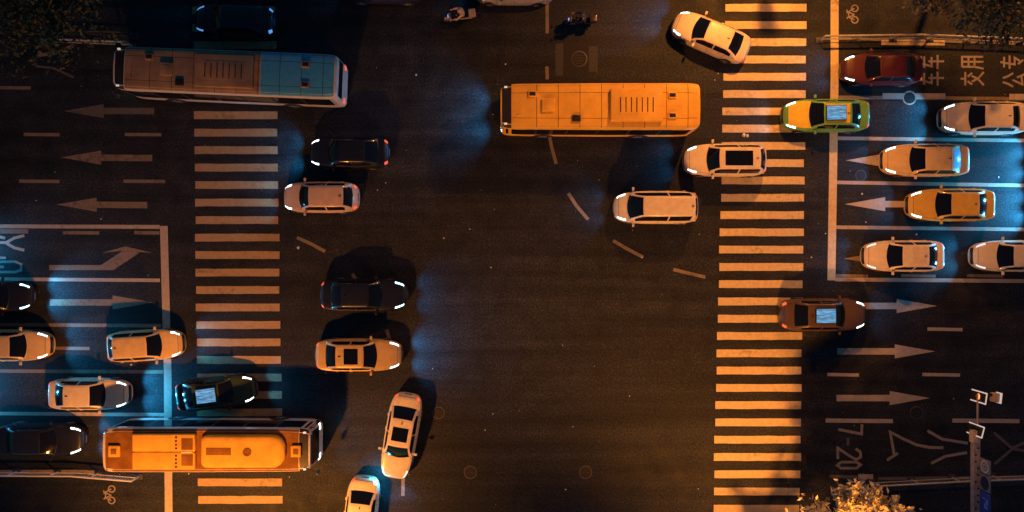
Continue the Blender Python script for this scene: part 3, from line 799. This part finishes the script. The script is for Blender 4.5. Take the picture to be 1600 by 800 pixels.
car('saloon', 626, 683, -100, 'white', 'sharp white saloon with black sunroof turning across the open road', beam=40, sunroof=True, head='headsoft')
rear_car = car('saloon', 562, 814, -97, 'white', 'white saloon cut by the picture edge with cyan headlight spill made to glow on one tail corner', beam=4, tail='tail', head='headsoft')
lampo = [o for o in rear_car.children if o.name.startswith('tail_light')][0]; lampo.material_slots[0].material = M['cyanspill']; lampo['label'] = 'tail light made to glow for cyan headlight spill'  # one tail lens glows cyan in place of headlight light falling on it
l = bpy.data.lights.new('added_cyan_glow', 'POINT'); l.energy = 55; l.color = (.05, .6, 1.0); l.shadow_soft_size = .1  # added lamp that spreads the cyan light around the tail corner
o = bpy.data.objects.new('added_cyan_glow', l); COL.objects.link(o); o.parent = rear_car; o.location = (-2.62, .75, .7)
car('sedan', 803, -20, 180, 'silver', 'silver car cut by the top picture edge above the orange bus', beam=6)
car('sedan', 600, -22, 180, 'navy', 'navy car cut by the top picture edge beside the beige scooter rider', beam=4, head='headdim')
# queue just outside the picture, their headlights shine into it
car('sedan', 1690, 252, 180, 'white', 'white car waiting out of sight behind the cream car', beam=290)
car('sedan', 1690, 322, 180, 'silver', 'silver car waiting out of sight behind the yellow car', beam=290)
car('sedan', -150, 616, 0, 'silver', 'silver car waiting out of sight behind the white sedan', beam=200)
car('sedan', -130, 395, 0, 'silver', 'silver car waiting out of sight in the turning lane', beam=95)

# riders --------------------------------------------------------------
def skinned(name, pts, edges, rad, mat, parent, sub=1, root=0):
    me = bpy.data.meshes.new(name); me.from_pydata([Vector(p) for p in pts], edges, []); o = bpy.data.objects.new(name, me); COL.objects.link(o)
    m = o.modifiers.new('s', 'SKIN'); m.use_smooth_shade = True
    for i, sv in enumerate(me.skin_vertices[0].data): sv.radius = (rad[i], rad[i]); sv.use_root = (i == root)
    s = o.modifiers.new('u', 'SUBSURF'); s.levels = sub; s.render_levels = sub
    dg = bpy.context.evaluated_depsgraph_get(); nm = bpy.data.meshes.new_from_object(o.evaluated_get(dg))
    bpy.data.objects.remove(o); nm.materials.clear(); nm.materials.append(mat)
    nm.polygons.foreach_set('use_smooth', [True] * len(nm.polygons))
    return link(name, nm, parent)

def rider(pxx, pyy, deg, jacket, helmet, scoot, plabel, slabel):
    p = P(pxx, pyy, .9); p.z = 0
    s = thing('motor_scooter', slabel, 'scooter', p, R(deg), 'scooters at the top edge')
    m = M[scoot]
    MB().box((-.42, 0, .52), (.75, .30, .34), bev=.1).build('rear_fairing', m, s)
    MB().box((.12, 0, .30), (.62, .28, .08), bev=.03).build('footboard', M['plastic'], s)
    MB().box((.50, 0, .62), (.14, .36, .60), bev=.06).build('front_shield', m, s)
    MB().box((-.36, 0, .73), (.72, .30, .10), bev=.05).build('seat', M['plastic'], s)
    MB().box((-.80, 0, .92), (.40, .42, .36), bev=.05).build('top_box', m, s)
    MB().tube([(.60, 0, .35), (.50, 0, .98)], .03).build('steering_column', M['darksteel'], s)
    MB().tube([(.40, -.36, 1.02), (.47, -.15, 1.0), (.47, .15, 1.0), (.40, .36, 1.02)], .016).build('handlebar', M['darksteel'], s)
    for q in (1, -1):
        mm = MB().tube([(.46, q * .24, 1.0), (.50, q * .34, 1.2)], .008, 6); mm.box((.50, q * .36, 1.22), (.03, .12, .08), bev=.012); mm.build('mirror', M['plastic'], s)
    MB().box((.60, 0, .86), (.06, .16, .12), bev=.025).build('headlight', M['headdim'], s)
    MB().box((-.98, 0, .62), (.04, .18, .07), bev=.015).build('tail_light', M['tail'], s)
    tm, rm = wheel_meshes(.25, .11); a, b = tm.mesh('wheel', M['tyre']), rm.mesh('rim', M['rim'])
    for x in (.68, -.62):
        w = link('wheel', a, s); w.location = (x, 0, .25); link('rim', b, w)
    MB().box((.66, 0, .50), (.36, .15, .05), bev=.02).build('mudguard', m, s)
    # person
    pp = tag(bpy.data.objects.new('person', None), plabel, 'person', 'scooter riders'); COL.objects.link(pp); pp.location = p; pp.rotation_euler = (0, 0, R(deg))
    V = []; E = []; Rd = []
    def v(p, r, par=None):
        V.append(p); Rd.append(r)
        if par is not None: E.append((par, len(V) - 1))
        return len(V) - 1
    pel = v((-.30, 0, .86), .13); sp = v((-.27, 0, 1.05), .125, pel); ch = v((-.20, 0, 1.26), .14, sp); nk = v((-.15, 0, 1.42), .055, ch); hd = v((-.12, 0, 1.52), .085, nk); cr = v((-.11, 0, 1.64), .085, hd); v((-.02, 0, 1.55), .022, hd)
    jv = [(pel, .13), (sp, .125), (ch, .14)]
    arms = {}; legs = {}
    for q in (1, -1):
        sh = v((-.18, q * .19, 1.34), .07, ch); el = v((.06, q * .31, 1.14), .052, sh); wr = v((.30, q * .30, 1.05), .035, el); hp = v((.38, q * .29, 1.045), .032, wr)
        arms[q] = (sh, el, wr)
        for fi, (dy, ln) in enumerate(((-.034, .062), (-.012, .07), (.011, .066), (.033, .054))):
            k1 = v((.415, q * (.29 + dy), 1.055), .0095, hp); k2 = v((.415 + ln * .5, q * (.29 + dy), 1.035), .009, k1); v((.40 + ln * .2, q * (.29 + dy), 1.00), .0085, k2)
        tb = v((.375, q * .245, 1.02), .011, hp); v((.42, q * .235, 1.005), .010, tb)
        hi = v((-.26, q * .10, .84), .095, pel); kn = v((.16, q * .17, .80), .065, hi); an = v((.08, q * .15, .42), .042, kn); v((.22, q * .15, .37), .04, an)
        legs[q] = (hi, kn, an)
    skinned('body', V, E, Rd, M['skin'], pp)
    jp = [(-.29, 0, .92), (-.27, 0, 1.05), (-.20, 0, 1.26), (-.16, 0, 1.38)]; je = [(0, 1), (1, 2), (2, 3)]; jr = [.15, .145, .16, .085]
    for q in (1, -1):
        n = len(jp); jp += [(-.18, q * .20, 1.34), (.06, q * .31, 1.14), (.27, q * .30, 1.06)]; jr += [.085, .068, .052]; je += [(2, n), (n, n + 1), (n + 1, n + 2)]
    skinned('jacket', jp, je, jr, M[jacket], pp)
    tp = [(-.30, 0, .86)]; te = []; trd = [.145]
    for q in (1, -1):
        n = len(tp); tp += [(-.26, q * .10, .84), (.16, q * .17, .80), (.08, q * .15, .46)]; trd += [.11, .08, .058]; te += [(0, n), (n, n + 1), (n + 1, n + 2)]
    skinned('trousers', tp, te, trd, M['trousers'], pp)
    MB().lathe((-.12, 0, 1.52), [(.125, 0), (.138, .06), (.128, .13), (.09, .185), (.03, .205), (.002, .207)], 20, 'z').build('helmet', M[helmet], pp)
    for q in (1, -1):
        MB().box((.135, q * .15, .37), (.27, .095, .09), bev=.035).build('shoe', M['plastic'], pp)
        MB().box((-.033, q * .035, 1.565), (.012, .022, .012), bev=.004).build('eye', M['hair'], pp)
rider(716, 23, 186, 'jacket', 'helmet', 'scooter', 'rider in a beige jacket and helmet on the beige scooter', 'beige motor scooter with a top box near the top edge')
rider(905, 30, 180, 'jacketdark', 'helmetdark', 'scooterdark', 'rider in dark clothes and helmet on the purple scooter', 'dark purple motor scooter beyond the manhole above the orange bus')

# ------------------------------------------------------------------ guard rails
def railing(pts, label, mat='steel', post_every=2.2, h=.95):
    """pts in photo pixels at rail height"""
    W = [P(x, y, h) for x, y in pts]
    t = thing('guard_rail', label, 'guard rail', (W[0].x, W[0].y, 0), 0, 'guard rails along the kerbs')
    L = [Vector((p.x - W[0].x, p.y - W[0].y, 0)) for p in W]
    MB().tube([(p.x, p.y, h) for p in L], .055, 10).build('top_rail', M[mat], t)
    MB().tube([(p.x, p.y, .28) for p in L], .025, 8).build('lower_rail', M[mat], t)
    bars = MB(); tot = sum((b - a).length for a, b in zip(L, L[1:])); d = 0.0
    def at(s):
        for a, b in zip(L, L[1:]):
            l = (b - a).length
            if s <= l + 1e-6: return a + (b - a) * (s / l)
            s -= l
        return L[-1]
    s = .15
    while s < tot:
        q = at(s); bars.tube([(q.x, q.y, .28), (q.x, q.y, h)], .011, 5); s += .16
    bars.build('railing_bars', M[mat], t)
    n = max(1, round(tot / post_every))
    for i in range(n + 1):
        q = at(tot * i / n)
        po = MB().box((q.x, q.y, h / 2 + .03), (.075, .075, h + .06), bev=.015).build('post', M[mat], t)
        MB().box((q.x, q.y, .04), (.42, .34, .08), bev=.03).build('post_foot', M['darksteel'], po)
    return t
railing([(1290, 56), (1440, 54), (1520, 57), (1760, 66)], 'grey guard rail beside the lettered bus lane and under the trees')
railing([(-120, 743), (110, 744), (205, 752)], 'guard rail with a pale end beside the sharp bus', 'whiterail')
railing([(1372, 760), (1520, 752), (1760, 744)], 'dull guard rail passing below the signal mast')
railing([(62, 60), (195, 65)], 'short grey guard rail near the bus with teal rear roof', 'steel')
railing([(78, 47), (200, 50)], 'dark thin guard rail behind the short grey one by the dark tree', 'darksteel')

# ------------------------------------------------------------------ signal mast, signals and signs
mz = 6.0
mx = P(1524, 700, mz).x
t = thing('signal_mast', 'grey mast arm with bolt holes reaching over the road', 'signal mast', (mx, -17.9, 0))
MB().tube([(0, 0, 0), (0, 0, 6.6)], [.19, .12], 16).build('pole', M['mast'], t)
MB().box((0, 0, .15), (.6, .6, .3), bev=.05).build('base_plate', M['mast'], t)
y0 = P(1526, 690, mz).y + 17.9
arm = MB().box((0, y0 / 2, mz), (.36, y0, .30), bev=.04).build('mast_arm', M['mast'], t)
hol = MB()
k = 0; yy = y0 - .3
while yy > .5:
    hol.cyl((random.choice((-.07, .05)), yy, mz + .151), .055, .006, 10); hol.add([], []); yy -= .34
hol.build('bolt_holes', M['seam'], arm)
ya, yb = P(1533, 664, mz).y + 17.9, P(1534, 619, mz).y + 17.9
MB().tube([(.12, y0 - .3, mz), (.12, yb + .1, mz)], .05, 10).build('arm_extension', M['mast'], t)
MB().box((-.04, y0 + .28, mz + .02), (.42, .62, .34), bev=.05).build('joint_cover', M['beige'], t)

def signal(x, y, z, rz, label, lit=True):
    t = thing('traffic_signal', label, 'traffic signal', (x, y, z), rz, 'traffic signals on the mast')
    # faces -x ; tall housing with a white rimmed backplate, open at its bottom end
    MB().box((.08, 0, 0), (.16, .44, 1.22), bev=.03).build('housing', M['plastic'], t)
    MB().box((.0, 0, 0), (.03, .56, 1.30), bev=.01).build('backplate', M['plastic'], t)
    r = MB(); r.box((-.022, .265, 0), (.03, .06, 1.30), bev=.01); r.box((-.022, -.265, 0), (.03, .06, 1.30), bev=.01); r.box((-.024, 0, .62), (.03, .56, .07), bev=.01)
    r.build('backplate_rim', M['rimwhite'], t)
    for i, dz in enumerate((.38, 0, -.38)):
        on = lit and i == 1
        MB().cyl((-.025, 0, dz), .155, .03, 22, 'x').build('lens', M['redlens' if on else 'darklens'], t)
        vis = MB(); n = 12
        ring = [[(xx, .165 * math.cos(math.pi * k / n - .0), dz + .165 * math.sin(math.pi * k / n)) for k in range(n + 1)] for xx in (-.02, -.07)]
        vis.rings(ring, False, False); vis.build('visor', M['plastic'], t)
    return t
q = P(1530, 620, mz); signal(q.x, q.y, mz, R(-8), 'traffic signal with an orange red lit lens at the tip of the mast')
q = P(1525, 672, mz); signal(q.x, q.y, mz, R(-14), 'unlit traffic signal with white rimmed backplate beside the beige mast joint', False)
q = P(1555, 621, mz)
t = thing('traffic_camera', 'beige camera box with white edge next to the lit traffic signal', 'camera', (q.x, q.y, mz - .25), R(-6))
MB().box((0, 0, .22), (.34, .46, .34), bev=.04).build('housing', M['beige'], t)
MB().box((.19, 0, .24), (.05, .54, .46), bev=.015).build('sun_shield', M['rimwhite'], t)
MB().cyl((-.19, .1, .24), .07, .06, 16, 'x').build('lens', M['darklens'], t)
MB().tube([(0, -.02, .05), (-.35, .0, .2), (-.68, .02, .25)], .03, 8).build('bracket', M['mast'], t)

def board(pya, pyb, mat, label, mark_, ring_r):
    z0, z1 = 6.2, 7.05
    a, b = P(1538, pya, 6.6).y, P(1538, pyb, 6.6).y
    t = thing('lane_sign', label, 'sign', (mx + .12, (a + b) / 2, 6.6), R(0), 'lane signs on the mast')
    h = abs(a - b) - .03
    MB().box((0, 0, .02), (.05, h, .86), bev=.012).build('sign_panel', M[mat], t)
    mb = MB()
    n = 22; inner, outer = ring_r * .72, ring_r
    if mark_ == 'ring':
        for rr in (1.0, .45):
            I = [(-.030, inner * rr * math.cos(6.2832 * k / n), .02 + inner * rr * math.sin(6.2832 * k / n)) for k in range(n)]
            O = [(-.030, outer * rr * math.cos(6.2832 * k / n), .02 + outer * rr * math.sin(6.2832 * k / n)) for k in range(n)]
            mb.add(I + O, [(k, (k + 1) % n, n + (k + 1) % n, n + k) for k in range(n)])
        mb.build('sign_mark', M['signmark'], t, False)
    elif mark_ == 'disc':
        mb.add([(-.030, outer * math.cos(6.2832 * k / n), .02 + outer * math.sin(6.2832 * k / n)) for k in range(n)], [tuple(range(n))]); mb.build('sign_mark', M['signdark'], t, False)
    else:
        for dy, dz, w, hh in ((.1, .25, .3, .05), (.0, .14, .36, .05), (-.1, .02, .2, .06), (.22, -.05, .05, .25), (-.22, .15, .05, .3)):
            mb.box((-.031, dy, dz), (.008, w, hh))
        mb.build('sign_mark', M['skyblue'], t, False)
    MB().tube([(.05, 0, -.5), (.05, 0, .3)], .03, 8).build('bracket', M['mast'], t)
board(717, 741, 'signgrey', 'grey sign with pale rings, nearest the joint of the mast', 'ring', .33)
board(742, 768, 'signgrey', 'grey sign with dark blue disc in the middle of the three mast signs', 'disc', .34)
board(769, 803, 'signblue', 'bright blue rectangular sign with small marks on the mast', 'marks', .3)

# pedestrian signal posts on the corners just outside the picture (their shadows fall on the crossing)
for (x, y, lab) in ((14.7, 16.3, 'signal post by the upper end of the bright crossing'), (16.6, -16.8, 'signal post by the lower end of the bright crossing')):
    t = thing('signal_post', lab, 'signal post', (x, y, 0), 0, 'signal posts on the corners')
    MB().tube([(0, 0, 0), (0, 0, 6.9)], .10, 12).build('pole', M['mast'], t)
    MB().box((0, 0, 5.7), (.62, .25, 2.3), bev=.04).build('housing', M['plastic'], t)
    MB().box((0, 0, .06), (.4, .4, .12), bev=.03).build('base_plate', M['mast'], t)

# ------------------------------------------------------------------ trees
def tree(base, crown, rad, leafmat, label, clumps=70, leaves=60, ls=.16, shoots=0, flat=.8, up=0.0):
    t = thing('street_tree', label, 'tree', (base[0], base[1], 0), random.random() * .01, 'street trees')
    c = Vector(crown) - Vector((base[0], base[1], 0))
    tr = MB(); top = c + Vector((0, 0, -rad * .35))
    tr.tube([(0, 0, 0), top * .35 + Vector((0, 0, .6)), top], [.24, .18, .10], 10)
    tips = []
    for i in range(clumps):
        while True:
            d = Vector((random.uniform(-1, 1), random.uniform(-1, 1), random.uniform(-1, 1)))
            if .25 < d.length < 1: break
        k = random.uniform(.75, 1.12)
        tips.append(c + Vector((d.x * rad * k, d.y * rad * k, d.z * rad * flat * k)))
    for q in tips[::2]:
        mid = top.lerp(q, .5) + Vector((random.uniform(-.2, .2), random.uniform(-.2, .2), random.uniform(-.1, .3)))
        tr.tube([top * random.uniform(.85, 1.0), mid, q], [.06, .035, .012], 5)
    cr = MB()
    def leaf(p, s):
        a = Vector((random.gauss(0, 1), random.gauss(0, 1), random.gauss(0, .6) + up)).normalized()
        b = a.orthogonal().normalized(); b = (Matrix.Rotation(random.random() * 6.28, 3, a) @ b)
        u = b * s; w = a.cross(b) * s * .42; f = a * s * .12
        cr.add([p - u, p + w + f, p + u * .9, p - w + f], [(0, 1, 2, 3)])
    for q in tips:
        sz = random.uniform(.18, .42) * (rad / 2.4)
        for _ in range(int(leaves * random.uniform(.5, 1.3))):
            p = q + Vector((random.gauss(0, sz), random.gauss(0, sz), random.gauss(0, sz * .8)))
            leaf(p, ls * random.uniform(.5, 1.25))
    for i in range(shoots):
        a = random.random() * 6.28; d = Vector((math.cos(a), math.sin(a), random.uniform(.1, 1.2))).normalized()
        q = c + Vector((d.x * rad * .8, d.y * rad * .8, d.z * rad * flat * .8)); ln = random.uniform(.5, 1.1)
        tr.tube([q, q + d * ln], [.025, .008], 5)
        for _ in range(46):
            s = random.random(); p = q + d * ln * s + Vector((random.gauss(0, .10), random.gauss(0, .10), random.gauss(0, .08)))
            leaf(p, ls * random.uniform(.5, 1.0))
    tr.build('trunk', M['bark'], t)
    cr.build('crown', M[leafmat], t, False)
    return t
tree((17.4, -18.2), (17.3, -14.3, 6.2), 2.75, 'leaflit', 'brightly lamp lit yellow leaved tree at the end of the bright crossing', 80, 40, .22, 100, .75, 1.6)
tree((14.3, -18.8), (14.1, -17.1, 5.8), 1.1, 'leaf', 'small dark tree past the lower end of the bright crossing', 26, 50, .18, 8)
tree((21.6, 18.2), (21.2, 14.3, 7.0), 2.3, 'leafpale', 'pale leaved tree overhanging the guard rail by the bus lane', 70, 60, .17, 26)
tree((25.8, 18.0), (25.6, 13.0, 6.0), 2.7, 'leafnight', 'dark blue green tree at the corner beside the pale leaved tree', 60, 60, .17, 14)
tree((-24.5, 18.2), (-24.2, 13.1, 6.5), 3.4, 'leaf', 'dark sparse tree in the unlit corner near the short guard rails', 80, 55, .18, 20)

# ------------------------------------------------------------------ lighting
w = bpy.data.worlds.new('World'); scene.world = w; w.use_nodes = True
nt = w.node_tree; bg = nt.nodes['Background']
sky = nt.nodes.new('ShaderNodeTexSky'); sky.sky_type = 'NISHITA'; sky.sun_disc = False; sky.sun_elevation = R(1.0); sky.sun_rotation = R(200)
tint = nt.nodes.new('ShaderNodeMix'); tint.data_type = 'RGBA'; tint.blend_type = 'MULTIPLY'; tint.inputs['Factor'].default_value = 1
tint.inputs[7].default_value = (.12, .5, 1.0, 1)
nt.links.new(sky.outputs[0], tint.inputs[6]); nt.links.new(tint.outputs[2], bg.inputs[0]); bg.inputs[1].default_value = .13

SOD = (1.0, .335, .048)
def street_lamp(base, head, aim, power, label, cone=125, col=SOD, blend=.6):
    t = thing('street_lamp', label, 'street lamp', (base[0], base[1], 0), 0, 'street lamps around the junction')
    hx, hy, hz = head[0] - base[0], head[1] - base[1], head[2]
    MB().tube([(0, 0, 0), (0, 0, hz - 1.0), (hx * .15, hy * .15, hz + .1), (hx * .9, hy * .9, hz + .25)], [.14, .09, .07, .05], 12).build('pole', M['mast'], t)
    hd = MB().box((hx, hy, hz + .22), (.45, .8, .16), bev=.06).build('lamp_head', M['mast'], t)
    MB().box((hx, hy, hz + .135), (.34, .6, .02), bev=.005).build('lamp_glass', M['lamphead'], hd)
    l = bpy.data.lights.new('street_light', 'SPOT'); l.energy = power; l.color = col; l.spot_size = R(cone); l.spot_blend = blend; l.shadow_soft_size = .45
    o = bpy.data.objects.new('street_light', l); COL.objects.link(o); o.location = (head[0], head[1], hz)
    o.rotation_euler = (Vector(aim) - Vector(head)).to_track_quat('-Z', 'Y').to_euler()
street_lamp((-16.5, -23), (-16, -20.5, 14), (-14, -6.5, 0), 23000, 'street lamp below the sharp bus', 112, blend=.7)
street_lamp((14.6, 22.5), (14.4, 19.6, 14), (10.0, 3.8, 0), 16500, 'street lamp above the bright crossing', 104, blend=.8)
street_lamp((12.8, -23), (12.5, -20.2, 14), (12.5, -.5, 0), 24500, 'street lamp by the yellow leaved tree', 92, blend=1.0)
street_lamp((31, 21.5), (30, 18.5, 12), (22.5, 4.5, 0), 8000, 'street lamp beyond the corner trees', 110)

# ------------------------------------------------------------------ camera and view
cd = bpy.data.cameras.new('camera'); cam = bpy.data.objects.new('camera', cd); COL.objects.link(cam)
cam.location = (0, 0, CAM_H); cam.rotation_euler = (0, 0, 0); cd.sensor_width = 36; cd.lens = 27.0; cd.clip_end = 1000; cd.clip_start = .5
scene.camera = cam
scene.view_settings.view_transform = 'Standard'; scene.view_settings.look = 'None'; scene.view_settings.exposure = .12; scene.view_settings.gamma = 1
scene.render.resolution_x = 1024; scene.render.resolution_y = 512
scene.cycles.use_denoising = True
scene.cycles.max_bounces = 5; scene.cycles.diffuse_bounces = 2; scene.cycles.glossy_bounces = 3
scene.cycles.sample_clamp_indirect = 4
